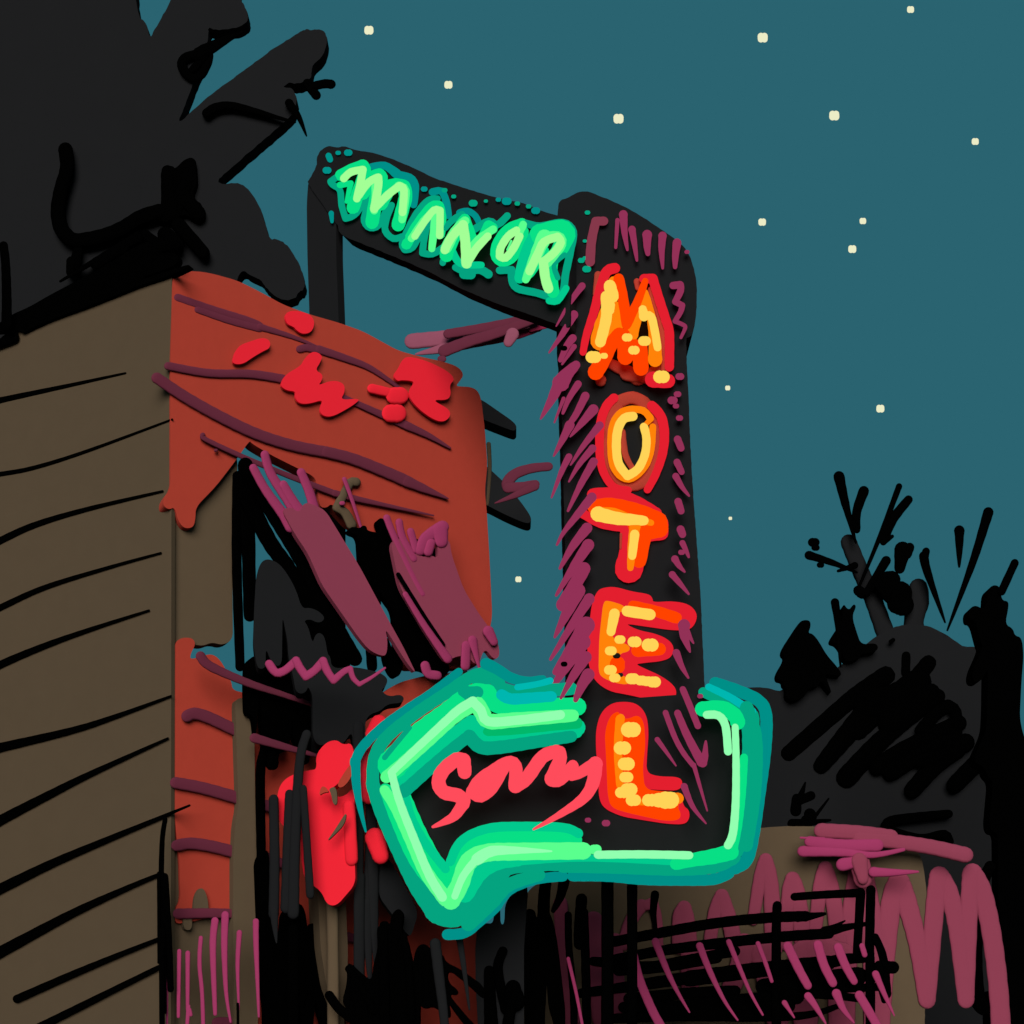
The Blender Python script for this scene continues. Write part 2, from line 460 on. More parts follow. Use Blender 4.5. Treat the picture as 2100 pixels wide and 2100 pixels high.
fr = b.part('porch_frame', FW, '''
s bk H 54 50 : 240 210 236 700 255 1290
s bk H 80 66 : 285 148 300 500 310 1000
s bk H 66 78 : 285 142 310 210 420 400 560 625 700 870 800 1060 905 1245
s bk H 90 70 : 290 330 420 580 520 720 620 880 720 1020
p bk H : 490 1000 600 870 700 1000 780 1050 860 1210 890 1300 770 1310 660 1350 500 1350
p bk H : 290 1250 400 1200 500 1250 640 1350 655 1500 658 1750 640 1860 600 1750 560 1700 553 1570 540 1700 515 1770 475 1770 470 1850 445 1872 415 1840 385 1730 372 1500 366 1440 350 1600 345 1700 330 1560 290 1560 285 1400
p bk N : 350 1000 395 945 420 960 425 1300 460 1470 485 1460 500 1290 590 1240 625 1290 640 1420 660 1360 700 1355 720 1500 745 1700 800 1860 850 1980 850 3000 760 3000 740 2000 720 1932 680 1770 670 1932 660 3000 625 3000 605 1932 587 1690 575 1932 570 3000 380 3000 397 1932 395 1810 370 1690 365 1400
s bk N 52 50 : 400 362 372 480 370 700 375 1000
s bk N 60 62 : 440 400 440 462
''', off=.1, thick=.08, step=.012, label='black timber porch frame')
fr2 = b.part('porch_frame', FW, '''
p bk H : 868 512 890 495 930 508 950 488 972 495 975 522 1060 532 1028 470 1050 442 1090 470 1115 580 1140 690 1170 740 1300 950 1418 1165 1400 1172 1280 1000 1150 770 1160 870 1290 1060 1400 1230 1440 1290 1440 1320 1380 1365 1290 1300 1245 1310 1180 1180 1180 1290 1150 1355 1110 1330 1070 1230 1085 1110 1110 1170 1135 1262 1135 1100 1125 970 1080 910 1038 850 1060 960 940 740 928 545 880 530
s bk H 56 56 : 995 1190 1002 1290
p bk H : 1245 560 1265 570 1290 600 1330 590 1365 625 1365 675 1320 660 1285 670 1250 645
''', off=.1, thick=.08, label='second black porch frame, right of the first')
b.part('awning', FW, '''
s pd H 44 60 : 330 165 400 290 500 430 540 500
s pd H 46 60 : 395 90 430 200 540 370 600 480
s pd H 46 56 : 600 190 650 310 680 420
s pd H 46 60 : 500 260 560 360 640 470
p md H : 490 400 545 385 590 420 620 355 690 380 740 408 930 720 1070 980 1180 1180 1255 1335 1200 1270 1075 1070 1090 1140 1085 1220 1060 1230 990 1200 930 1130 720 830 640 650 560 530
''', off=.24, thick=.05, step=.004, label='mauve slanting awning, left one, above the porch frame')
b.part('awning', FW, '''
p md H : 1108 590 1150 555 1260 640 1290 672 1330 655 1380 680 1370 570 1440 565 1450 650 1520 850 1600 980 1712 1135 1727 1230 1690 1252 1640 1180 1600 1290 1540 1230 1480 1228 1430 1262 1405 1240 1300 1080 1160 840 1130 700
s pd H 38 30 : 1085 448 1130 560 1240 790 1290 880
s pd H 40 40 : 1155 472 1175 560 1240 680
s pd H 40 40 : 1220 525 1250 630
s pd H 70 60 : 1400 500 1310 560 1275 630
s pd H 90 70 : 1385 520 1395 580
s pd H 50 50 : 1335 590 1320 640
s bk H 24 14 : 1150 768 1290 990 1410 1165
s pd H 30 50 : 1190 880 1300 1060 1430 1245
s pd H 50 52 : 1535 1170 1530 1285
s pd H 50 10 : 1570 1140 1612 1310
s pd H 60 44 : 1660 1090 1692 1150
s pd H 50 50 : 1302 1284 1320 1330 1370 1340
''', off=.24, thick=.05, step=.004, label='mauve slanting awning, right one, at the wall end')

# ------------------------------------------------------------------ the sign
sg = Thing('motel_sign', 'tall neon motel sign with manor arm, pylon and green arrow', 'sign', base(SIGN, 1270))
arm = sg.part('arm_panel', ARM, 'p dk B : 80 480 98 460 140 380 135 340 160 295 205 272 255 285 290 272 360 300 440 308 560 345 690 400 800 455 950 505 1080 545 1200 578 1320 600 1400 640 1495 665 1570 690 1570 1312 1500 1285 1350 1230 1150 1165 950 1080 750 975 550 890 400 830 290 785 262 760 256 720 246 712', thick=.16, ragged=.5)
sg.part('arm_post', ARM, 'p dk B : 90 460 180 400 246 460 247 900 255 1100 262 1300 262 6260 100 6260 95 1215 84 900 80 600', thick=.1, off=-.012)
letters_arm = ['''
s te B 34 52 : 440 392 520 385 590 432
s te B 54 40 : 600 445 660 458 690 500 685 605
s se B 34 36 : 410 380 300 420 215 475 225 492 268 525 278 610 300 685 350 665 400 600 430 555 415 640 405 700 440 738 490 720 530 640 560 610 530 690 525 755 570 798 620 788
s g3 B 60 74 : 272 440 330 410 398 385 410 420 385 500 345 622
s g3 B 74 74 : 400 540 450 460 490 440 500 470 470 580 450 705
s g3 B 74 70 : 500 600 560 500 630 505 640 560 620 640 598 720
s g3 B 34 20 : 268 495 330 485 305 590
s g4 B 44 40 : 470 480 470 560 462 640
s g4 B 44 40 : 600 500 640 530 620 690
s lp B 40 40 : 290 458 330 422 398 408 385 480 364 572
s lp B 40 44 : 370 560 430 480 485 452 485 500 462 630
s lp B 42 40 : 470 620 540 550 605 500 630 525 622 650
''', '''
s te B 40 38 : 792 535 842 530 870 590 882 668
s se B 34 36 : 820 572 770 580 705 650 655 740 620 825 635 862 680 848 740 740 768 700 745 800 735 880 790 886 850 850
s g3 B 60 60 : 645 832 700 730 785 622 825 615 838 670 832 770
s g4 B 40 44 : 672 798 740 700 800 645
s g4 B 44 38 : 808 680 788 855
s lp B 38 40 : 692 785 745 705 800 638 835 640 832 780
''', '''
s te B 36 32 : 945 652 990 642 1035 670 1062 725
s se B 38 40 : 1215 670 1160 720 1110 700 1030 745
s se B 34 34 : 860 740 910 690 960 660
s se B 34 34 : 850 935 852 925
s se B 36 46 : 922 962 980 985 1060 975 1108 1000
s se B 50 50 : 970 1000 1010 1002
s g2 B 40 36 : 900 860 950 940 1068 948
s g3 B 60 76 : 975 690 930 760 880 860 872 890
s g3 B 40 60 : 985 690 1010 790
s g3 B 40 60 : 1040 850 1110 725 1130 740
s g4 B 60 50 : 870 850 920 760 975 700
s g4 B 50 40 : 1010 860 1060 800 1135 745
s lp B 46 46 : 862 862 900 790 965 718
s lp B 50 56 : 965 720 978 820 985 938
s lp B 46 40 : 988 935 1040 855 1105 785
''', '''
s g3 B 56 56 : 1298 712 1220 745 1165 815 1148 885 1180 928 1235 912 1285 840 1308 760
s g4 B 44 36 : 1305 720 1285 770
s lp B 42 42 : 1268 752 1220 785 1178 850 1172 898 1205 908 1250 855 1285 785
s g4 B 12 10 : 1238 812 1215 862
''', '''
s se B 40 40 : 1320 712 1400 728 1530 708 1588 760 1572 870 1545 1000 1530 1100 1480 1140
s se B 40 40 : 1172 978 1240 975 1242 1035 1272 1080 1380 1105 1460 1130
s g2 B 50 60 : 1375 760 1320 870 1285 1020
s g3 B 110 80 : 1400 775 1520 745 1550 780 1500 880
s g3 B 66 66 : 1470 920 1462 1000 1475 1100
s se B 26 30 : 1540 890 1480 945 1500 1020
s g2 B 36 36 : 1452 1150 1500 1150 1548 1080
s g3 B 60 60 : 1340 990 1420 870
s g4 B 80 40 : 1425 790 1385 880 1320 1030
s g4 B 50 60 : 1430 790 1500 785 1520 830 1440 930
s lp B 46 44 : 1342 982 1390 880 1425 815 1500 788 1520 820 1480 880 1425 925
s lp B 50 52 : 1420 930 1430 1020 1448 1080
''']
for tx in letters_arm:
    sg.part('letter', ARM, tx, arm, off=.02, step=.009, hmax=.025)
sg.each('bulb', ARM, '''
s te B 34 34 : 204 330 212 350
s te B 28 18 : 219 655 223 702
d te B : 258 313 13 315 312 20 195 412 21 745 518 16
d te B : 1165 578 13 1212 587 23 1376 640 21
d se B : 912 560 12 1022 598 21 1094 586 10 1272 600 13 1336 616 13 860 525 14
''', arm, off=.02, hmax=.025)
py = sg.part('pylon', SIGN, 'p dk C : 392 320 395 250 400 190 415 165 455 155 500 125 555 112 640 145 750 190 850 245 950 310 1060 385 1130 450 1160 520 1185 640 1184 760 1178 850 1160 925 1140 945 1123 945 1128 1100 1138 1300 1150 1600 1166 1860 1180 2050 1206 2420 1226 2850 1232 3060 450 3060 455 2700 440 2200 430 1800 424 1500 412 1150 414 950 405 860', thick=.45, ragged=.5)
sg.each('bulb', SIGN, 'd se C : 565 237 13 550 398 10 530 508 16 552 495 12 561 557 21', py, off=.02, hmax=.025)
M_ = '''
s rd C 36 30 : 845 628 850 665
s rd C 50 90 : 680 1085 790 1140 850 1170
s rd C 80 70 : 790 1150 900 1165 960 1130
s rd C 60 60 : 640 1185 640 1190
s rd C 50 50 : 930 680 985 850 1000 1000 1005 1130
s rd C 40 30 : 625 590 610 700
s re C 56 36 : 720 552 675 570 640 650 605 790 560 930 540 1028
s re C 50 50 : 885 612 935 610 965 710 1010 850 1028 920 1028 1110
s re C 84 76 : 935 1182 1020 1190
s og C 60 110 : 715 630 690 760 655 880 640 960
s og C 70 60 : 735 780 725 900 660 980
s og C 36 76 : 890 690 920 800 945 950 948 1070
s og C 60 60 : 880 720 835 860 820 930
s oo C 56 56 : 742 612 765 720 788 870
s oo C 56 34 : 788 868 850 740 892 625
s oo C 70 84 : 745 925 700 980 655 1070 612 1140
s oo C 70 84 : 770 930 780 1055
s oo C 84 80 : 800 1000 860 1000 868 1118
s ye C 64 70 : 692 652 705 710
s ye C 60 56 : 672 712 672 830 638 970
s ye C 40 50 : 700 760 690 790
s ye C 44 52 : 878 785 885 825
s ye C 44 42 : 895 822 925 825 945 900 962 1000
'''
O_ = '''
s rd C 70 70 : 740 1310 820 1285 900 1330 950 1450 945 1620 900 1740 820 1780 740 1740 690 1620 690 1450 740 1310
s rd C 40 30 : 760 1480 780 1610 822 1690
s re C 50 40 : 715 1288 672 1335 640 1430 635 1600 658 1710 715 1790 795 1808
s re C 54 40 : 930 1332 980 1390 1000 1485 990 1600 950 1720 905 1805
s og C 38 36 : 920 1400 880 1358 800 1352 742 1380 705 1450 697 1560 710 1670 760 1735 820 1740 890 1675 925 1580 935 1450
s og C 30 24 : 925 1405 890 1440
s ye C 50 44 : 822 1390 772 1402 738 1460 728 1560 742 1660 792 1728 850 1690 890 1610 900 1520 885 1450
'''
T_ = '''
s re G 70 60 : 600 315 700 312 830 350 955 420
s re G 50 50 : 535 420 640 478 760 500
s re G 70 70 : 985 475 985 535 900 545
s re G 120 150 : 815 520 825 600 800 735
s rd G 14 12 : 755 540 752 620
s oo G 76 84 : 605 385 700 375 850 410 970 460
s oo G 90 90 : 970 470 975 510 900 520 840 490
s oo G 90 76 : 880 540 858 690
s og G 34 34 : 640 405 720 410 820 450 925 475
s og G 60 34 : 835 495 820 600 808 730
s ye G 80 50 : 625 425 740 450 885 463
s ye G 50 44 : 832 540 818 662
'''
E_ = '''
p re G : 655 842 720 836 820 865 915 878 935 905 935 925 1050 918 1140 935 1186 985 1180 1040 1140 1080 1040 1078 880 1055 800 1043 786 1050 850 1082 960 1105 1030 1140 1057 1185 1040 1235 980 1255 900 1262 830 1272 900 1305 980 1340 1050 1390 1071 1430 1060 1475 1020 1488 930 1475 800 1445 690 1425 610 1370 575 1290 563 1180 575 1060 590 930 620 860
p og G : 655 920 685 915 780 945 770 975 740 980 700 1100 720 1140 800 1165 808 1200 740 1215 720 1330 800 1350 800 1392 720 1380 650 1350 628 1320 632 1130
s oo G 60 66 : 825 945 950 975 1065 1012
s oo G 70 70 : 850 1198 972 1190
s oo G 84 70 : 735 1275 740 1290
d dk G : 730 1228 18 752 1336 13
s ye G 56 46 : 718 990 698 1092
s ye G 58 58 : 790 975 920 995
'''
L_ = '''
p re O : 614 260 640 170 700 115 780 106 850 120 900 180 912 280 903 400 898 508 960 530 1080 533 1106 560 1090 608 980 605 885 598 1000 620 1100 650 1110 700 1140 720 1144 765 1120 800 1020 797 880 775 760 755 660 710 630 650 628 500 614 380
p oo O : 663 280 690 190 740 158 750 190 790 208 850 180 885 220 894 350 878 480 890 605 1060 620 1100 660 1075 705 1095 740 1085 778 1000 782 800 738 700 708 680 640 672 450
s og O 56 44 : 750 205 738 380 748 580
s og O 60 60 : 1050 655 1078 655
s og O 30 30 : 860 678 930 680
'''
for pl_, tx, pr in ((SIGN, M_, py), (SIGN, O_, py), (SIGN, T_, py), (SIGN, E_, py)):
    sg.part('letter', pl_, tx, pr, off=.02, step=.008, hmax=.03, thick=.03)
sg.each('bulb', SIGN, '''
d ye C : 599 1055 37 659 1048 18 790 944 25 828 1016 27 888 964 30 984 1167 39
d ye G : 749 1136 26 832 1149 33 920 1167 40 697 1200 28 695 1308 30 720 1353 27 820 1358 34 870 1368 30 905 1372 30 940 1376 34
''', py, off=.225, hmax=.03)
sg.each('accent_tube', SIGN, '''
s mv C 40 44 : 658 285 612 286 588 400 580 515
s pu C 20 14 : 735 280 725 435
s pu C 40 12 : 768 248 775 350 791 448
s pu C 34 12 : 817 332 832 420 845 508
s pu C 44 22 : 903 362 903 430 907 470
s pu C 38 12 : 990 368 985 450 991 552
s pu C 40 20 : 1072 408 1063 480 1061 545
d pu C : 1128 460 12
s pu C 34 14 : 1050 650 1090 645 1092 680 1062 742 1102 762 1092 800 1060 852 1112 875 1118 892 1094 945
d pu C : 1088 1165 21 1075 1265 18 1047 1300 24 1066 1332 15 1086 1400 17
s pu C 34 32 : 1075 1520 1095 1570
s pu C 32 28 : 1072 1650 1098 1705
s pu C 32 10 : 1065 1730 1100 1790 1140 1840
s pu C 32 6 : 535 652 470 740 388 880
s pu C 40 8 : 488 815 420 930 348 1030
s pu C 36 22 : 482 948 450 990 412 1072
s pu C 24 10 : 490 995 422 1095
s pu C 40 80 : 500 1100 450 1150 415 1200
s pu C 60 8 : 410 1190 370 1280 300 1405
s pu C 34 14 : 512 1208 460 1290 426 1372
s pu C 18 8 : 430 1290 378 1425
s pu C 38 22 : 553 1275 500 1380 450 1450
s pu C 48 8 : 598 1352 540 1420 468 1505
s pu C 38 8 : 634 1442 540 1560 470 1665
s pu C 44 8 : 465 1440 420 1530 374 1615
s pu C 36 8 : 594 1572 520 1660 460 1760
s pu C 32 8 : 460 1620 420 1700 362 1850
s pu C 40 12 : 600 1648 530 1770 455 1925
s pu G 44 10 : 590 330 500 440 430 530 392 600
s pu G 50 14 : 562 505 480 610 410 733
s pu G 54 12 : 570 600 490 720 388 886
s pu G 60 60 : 545 735 480 850 425 940
s pu G 70 12 : 510 860 450 980 380 1122
s pu G 50 14 : 575 905 480 1050 356 1248
s pu G 80 30 : 558 1055 470 1200 385 1320
s pu G 70 20 : 540 1150 470 1250 372 1398
s pu G 54 14 : 556 1235 480 1350 415 1468
s pu G 58 26 : 570 1335 530 1400 498 1478
s pu G 34 32 : 1078 355 1095 408
s pu G 36 34 : 1092 512 1103 540
s pu G 28 12 : 1103 590 1125 635 1138 668
d pu G : 1098 642 16
s pu G 34 10 : 1060 680 1085 720 1115 752
s pu G 32 10 : 1045 768 1090 820 1138 878
s pu G 56 10 : 1112 1055 1115 1120 1145 1205
s pu G 36 8 : 1120 1080 1165 1156
s pu G 36 10 : 1068 1212 1100 1290 1136 1352
''', py, off=.05, hmax=.025, step=.003, ws=1.25)
sg.each('cap_screw', SIGN, 'd bk C : 432 1005 16\nd bk G : 433 1275 16', py, off=.26, hmax=.02)

bx = sg.part('arrow_box', BOX, 'p dk J : 195 760 330 600 600 370 760 300 850 370 1300 380 1420 380 2100 330 2280 440 2380 620 2360 900 2300 1200 2240 1300 1900 1340 1300 1330 1000 1370 820 1500 700 1600 600 1640 500 1580 400 1380 260 1080 190 900', thick=.42)
sg.each('neon_tube', BOX, '''
s te J 40 50 : 665 215 500 340 390 412 240 520 120 640 78 720
s te J 54 10 : 78 720 85 850 105 980 138 1118
s se J 60 66 : 840 215 740 240 600 330 420 450 260 580 190 700 178 850
s se J 70 90 : 178 850 230 1010 330 1230 430 1430 540 1590
s se J 130 110 : 540 1560 620 1590 700 1550 800 1430 900 1340
s se J 80 60 : 900 1330 1000 1310 1150 1300 1300 1305 1500 1310
s se J 90 60 : 780 250 860 240 900 300
s se J 60 64 : 880 300 1000 330 1150 320 1300 310
s te J 60 40 : 820 170 880 200 960 248 1050 268 1140 256
s cy J 34 34 : 1182 265 1100 285 998 302
s te J 54 50 : 600 1702 700 1690 790 1620 870 1550 950 1450 1100 1390 1255 1372
s te K 54 56 : 205 1370 400 1372 600 1390 800 1394 1000 1390 1090 1355
s te K 60 64 : 1012 278 1150 325 1260 380 1300 460 1295 650 1262 900 1225 1150 1190 1280 1125 1325
s se K 50 60 : 945 330 1050 375 1180 430 1220 480
s se K 90 70 : 1210 470 1215 650 1195 900 1165 1150 1110 1260
s se K 80 70 : 1110 1265 1000 1310 800 1325 500 1318 150 1312
s cy K 34 44 : 975 300 1100 362 1220 440
s g3 J 110 110 : 320 900 420 1130 540 1350
s g2 J 90 90 : 350 850 480 720 620 600 740 510
s g2 J 90 90 : 740 510 800 560 900 540 1330 530
s se K 70 60 : 1190 420 1240 600 1235 900 1190 1200
s se J 76 60 : 720 1640 850 1520 950 1420 1120 1365
s g3 J 90 150 : 830 340 740 340 600 450 430 590 290 740
s g3 J 80 90 : 830 330 860 390 950 415 1150 412 1335 412
s g3 J 60 110 : 250 880 330 1080 440 1290 600 1470
s g3 J 100 110 : 620 1440 690 1260 760 1180 900 1160 1150 1158 1300 1168
s g2 J 50 50 : 620 1290 660 1200 730 1140 850 1100 1000 1092 1250 1098 1340 1130
s g2 J 44 44 : 365 930 400 1050 480 1190 590 1330
s g2 J 90 80 : 700 1470 780 1350 880 1290 1000 1270
s g2 J 36 36 : 1000 1290 1380 1268 1900 1290
s g2 J 60 50 : 380 850 560 680 700 560 790 590 900 590 1100 570 1335 560
s gm J 50 60 : 830 555 1000 545 1330 505
s se J 66 60 : 355 890 500 760 640 640 725 575
s se J 70 60 : 725 580 790 640 900 640 1100 610 1300 580
s se J 26 26 : 385 530 310 620 245 700
s g3 K 74 74 : 940 425 1050 420 1120 460 1140 500
s g3 K 40 60 : 1175 700 1160 900 1135 1080 1105 1220
s g3 K 80 60 : 1100 1235 1000 1260 880 1280 790 1302
s cy J 56 52 : 908 345 960 368 1080 362 1190 354
s se J 60 60 : 690 310 700 330 770 330 725 350
s g4 J 60 66 : 255 810 340 740 480 615 640 470 760 395
s g4 J 80 60 : 770 400 800 450 840 495 1000 485 1310 462
s g4 J 50 76 : 245 885 310 990 390 1160 480 1350 590 1500
s g4 J 90 84 : 620 1510 670 1420 720 1290 820 1240 1000 1232 1370 1228
d g4 J : 1437 1220 30
s pa J 36 46 : 282 785 400 672 600 485 670 425 745 380
s pa J 46 46 : 745 385 790 430 830 495 1000 488 1240 458
s pa J 38 46 : 285 790 330 950 420 1180 500 1370 572 1490
s pa J 34 40 : 642 1485 690 1370 760 1280
s pa J 60 8 : 770 1275 850 1230 1000 1225 1190 1230
s pa K 40 40 : 348 1250 600 1248 865 1253
s pa K 40 40 : 965 458 1030 462 1070 520 1085 665
s pa K 34 42 : 1125 528 1130 700 1128 950 1112 1130 1085 1195
''', bx, off=.01, step=.006, hmax=.035, ws=1.15)
sg.part('neon_word', BOX, '''
s co J 70 70 : 698 782 692 715 650 712 575 775 550 840 580 895 660 915 692 945
s co J 66 14 : 690 960 640 1030 580 1065 518 1092
s co J 76 60 : 880 770 790 830 745 895 790 915 850 870 900 790 925 745
s co J 60 70 : 870 765 940 728 985 745 985 860
s co J 70 66 : 985 862 1050 815 1140 695 1220 665
s co J 66 80 : 1235 670 1235 720 1195 820
s co J 70 60 : 1200 828 1240 820 1310 750
s co J 56 60 : 1310 745 1305 800 1360 780 1430 735
s co J 74 10 : 1438 735 1425 840 1370 930 1240 1020 1088 1106
''', bx, off=.35, step=.004, hmax=.03, ws=1.14)
sg.part('letter', BOX, L_, bx, off=.02, step=.008, hmax=.03, thick=.03)
sg.each('bulb', BOX, 'd ye O : 811 266 47 763 370 41 785 460 40 785 535 33 762 622 34 800 605 40 825 665 36 920 665 38 980 665 45 1020 665 53', bx, off=.08, hmax=.03)
sg.each('accent_tube', BOX, '''
s pu G 34 34 : 1105 1418 1140 1500 1190 1625
d pu G : 1203 1456 14
s pu G 30 26 : 1007 1550 1060 1690 1110 1780 1165 1850
s pu G 36 50 : 1075 1552 1130 1680 1210 1830
s pu G 46 12 : 1218 1835 1230 1790 1235 1712
s pu G 28 8 : 960 1702 1010 1770 1066 1850
s pu O 24 8 : 1167 465 1200 580 1243 725
s pu O 38 8 : 1112 588 1160 700 1236 797
d pu O : 568 778 15 670 795 20
s pu G 54 14 : 545 1250 480 1350 415 1468
s pu G 58 26 : 570 1335 530 1400 498 1478
''', bx, off=.22, hmax=.025)
sg.part('support_pole', Plane(0, 9.1), 's bk O 64 66 : 678 1000 678 1900 672 3400', hmax=.12)
sg.part('support_pole', Plane(0, 9.1), 's bk O 54 56 : 818 1000 818 1900 812 3400', hmax=.12)

# ------------------------------------------------------------------ undergrowth on the left
def plant(name, label, cat, pl, px, pieces, group=None):
    t = Thing(name, label, cat, base(pl, px), group)
    for nm, kw, tx in pieces: t.part(nm, pl, tx, **kw)
    return t
U1 = Plane(480, 8.98, 800, 9.3)
plant('dark_shrub', 'charcoal shrub with arching limbs in front of the black porch', 'shrub', U1, 640, [
    ('foliage', dict(thick=.15, off=0), '''
p dk H : 345 780 370 700 410 677 470 700 520 760 570 850 605 960 650 955 700 975 735 1010 720 1035 690 1040 650 1020 615 1030 640 1060 665 1160 680 1110 705 1095 735 1120 750 1220 765 1230 775 1300 900 1290 1000 1310 1060 1330 1092 1360 1080 1400 1050 1425 1100 1460 1160 1445 1186 1468 1170 1495 1090 1500 1050 1540 985 1560 960 1610 970 1700 965 1760 895 1760 890 1650 830 1740 760 1720 700 1740 665 1690 665 1450 640 1400 630 1430 600 1445 570 1430 560 1370 550 1320 527 1230 525 1150 495 1000 492 1270 465 1290 430 1260 400 1180 400 1290 375 1305 350 1290 328 1150 335 950
'''),
    ('limb', dict(hmax=.05, off=.02), '''
s dk N 64 10 : 925 250 930 700 930 1100 935 1500 960 1870
s dk N 60 56 : 930 1100 930 1932 940 3200'''),
    ('limb', dict(hmax=.05, off=.0), '''
s dk N 50 84 : 985 480 1000 900 985 1300
s dk N 66 14 : 975 1250 980 1500 995 1750'''),
    ('limb', dict(hmax=.05, off=.01), 's dk N 70 14 : 1005 1000 1015 1400 1036 1720'),
    ('foliage', dict(thick=.1, off=-.03), 'p dk N : 1030 1040 1090 985 1180 1130 1265 1300 1225 1430 1205 1430 1160 1370 1040 1210')])
single('ribbon', 'wavy magenta ribbon strung across the dark shrub', 'ribbon', Plane(0, 8.6), 's pd H 46 46 : 420 1275 460 1325 515 1308 572 1256\ns pd H 46 46 : 572 1256 592 1295 628 1346 680 1310 725 1258\ns pd H 46 12 : 725 1258 748 1315 785 1368 840 1320 878 1302 895 1355 930 1390 1000 1350 1075 1297', hmax=.03)
plant('grey_stalks', 'four charcoal stalks rising before the red blossom', 'plant', Plane(0, 8.98), 590, [
    ('stalk', dict(hmax=.04, off=0), 's dk N 52 56 : 445 660 450 1000 445 1310\ns dk N 50 8 : 447 1290 452 1380 461 1472'),
    ('stalk', dict(hmax=.04, off=.02), 's dk N 48 60 : 535 630 525 900 515 1275'),
    ('stalk', dict(hmax=.04, off=.04), 's dk N 48 64 : 632 292 600 400 580 600 562 1000 556 1305\ns bk N 60 60 : 556 1400 556 3300'),
    ('stalk', dict(hmax=.04, off=.06), 's dk N 40 44 : 612 600 632 900 652 1200')])
t = Thing('red_blossom_bush', 'bright red blossoming bush beside the tip of the arrow', 'bush', base(Plane(0, 9.1), 690))
t.part('blossom', Plane(0, 9.1), '''
p rr N : 470 780 462 640 490 560 560 515 650 495 690 490 682 410 740 338 800 322 838 352 890 340 905 460 850 530 800 580 770 600 800 650 850 640 900 590 905 760 855 800 850 850 900 870 908 1140 800 1265 745 1255 715 1180 620 1115 600 1000 600 880 520 830
''', hmax=.12, step=.01)
t.part('blossom', Plane(0, 9.1), 's rr N 90 70 : 1040 230 1000 290\ns rr N 90 90 : 970 400 985 640\ns rr N 110 90 : 1020 880 1050 980\ns rr N 70 70 : 870 700 885 1000', hmax=.12, step=.01)
t.part('twig', Plane(0, 9.1), '''
p bf N : 740 905 790 835 848 742 858 745 845 800 800 850
p bf N : 755 600 800 585 806 690 782 690 770 630
p rd N : 700 640 715 585 740 590 760 620 730 620
p rd N : 800 580 870 470 900 455 885 540 830 600
''', off=.13, thick=.03)
t.part('stem', Plane(0, 9.3), 's bf N 60 70 : 760 1100 780 1500 780 3200', hmax=.05)
plant('black_reeds', 'jet black reed clump under the point of the green arrow', 'reeds', Plane(0, 9.1), 830, [
    ('blade_mass', dict(thick=.15, off=0), '''
p bk N : 860 1570 940 1650 1000 1690 1008 1600 1035 1500 1040 1355 1090 1345 1100 1380 1112 1310 1150 1275 1180 1300 1162 1410 1200 1450 1232 1600 1250 1500 1290 1475 1320 1490 1360 1540 1400 1530 1415 1580 1500 1620 1640 1720 1640 1800 1520 1690 1430 1620 1425 1690 1490 1740 1480 1770 1430 1760 1520 1870 1620 1980 1560 1980 1500 1910 1430 1810 1445 1860 1440 1910 1350 1830 1290 1850 1270 1810 1270 3200 1000 3200 940 1932 860 1850 830 1810 860 1700
s bk N 50 56 : 760 1770 820 1850 930 1932 1000 2000
s bk N 60 90 : 905 1700 930 1830 1000 2000
s bk N 40 40 : 870 1620 950 1740 1010 1860
s bk N 56 60 : 1060 1400 1070 1700 1075 2200
s bk N 40 44 : 1180 1440 1210 1620 1225 1900'''),
    ('blade', dict(hmax=.04, off=.05), 's dk N 60 34 : 1360 1478 1380 1650 1412 1932 1430 2300'),
    ('blade', dict(hmax=.04, off=.05), 's dk N 38 10 : 1495 1440 1520 1600 1553 1850')])
plant('charcoal_bush', 'charcoal bush with black sprigs below the arrow, beside the brown wall', 'bush', Plane(0, 9.7), 1030, [
    ('foliage', dict(thick=.3, off=0), 'p dk N : 1585 1500 1600 1380 1640 1360 1690 1365 1690 1270 1725 1240 1728 1365 1750 1370 1755 1240 1870 1120 1885 1180 1862 1500 1862 3000 1640 3000 1600 1932 1588 1700'),
    ('sprig', dict(hmax=.05, off=.05), '''
s bk N 50 56 : 1742 1520 1715 1600 1725 1700 1760 1850
s bk N 54 80 : 1665 1630 1670 1800 1680 2000
s bk N 80 120 : 1800 1725 1805 1800
s bk N 60 60 : 1790 1820 1770 1940''')])
t = Thing('purple_grass', 'thin magenta grass blades against the brown base wall', 'grass', base(Plane(0, 8.8), 440))
t.each('blade', Plane(0, 8.8), '''
s pd M 24 18 : 1015 1520 1012 1700 1010 1890
s pd M 26 20 : 1063 1530 1062 1850
s pd M 24 14 : 1137 1445 1130 1600 1150 1932 1160 3200
s pd M 40 22 : 1217 1348 1205 1500 1218 1875
s pd M 42 12 : 1275 1315 1270 1500 1280 1750 1305 1920
s pd M 30 10 : 1355 1415 1345 1600 1352 1850
s pd M 34 12 : 1448 1352 1450 1500 1465 1890
s pd M 14 16 : 948 1620 945 1932 945 3200
s pd M 20 24 : 1080 1880 1060 1932 1050 3200
''', hmax=.02)
t = Thing('black_stake', 'thin black stakes standing at the corner of the brown wall', 'stake', base(Plane(0, 8.75), 336))
t.part('stake', Plane(0, 8.75), '''
s bk M 26 36 : 935 775 918 900 912 1200 918 1500
s bk M 44 34 : 930 1100 950 1400 966 1735
s bk M 20 14 : 898 1080 899 1300 898 1585
s bk M 34 10 : 920 1400 928 1600 938 1870
s bk M 14 40 : 1345 1850 1347 1932 1347 3200
s bk M 30 30 : 915 1500 925 3200
''', hmax=.03)

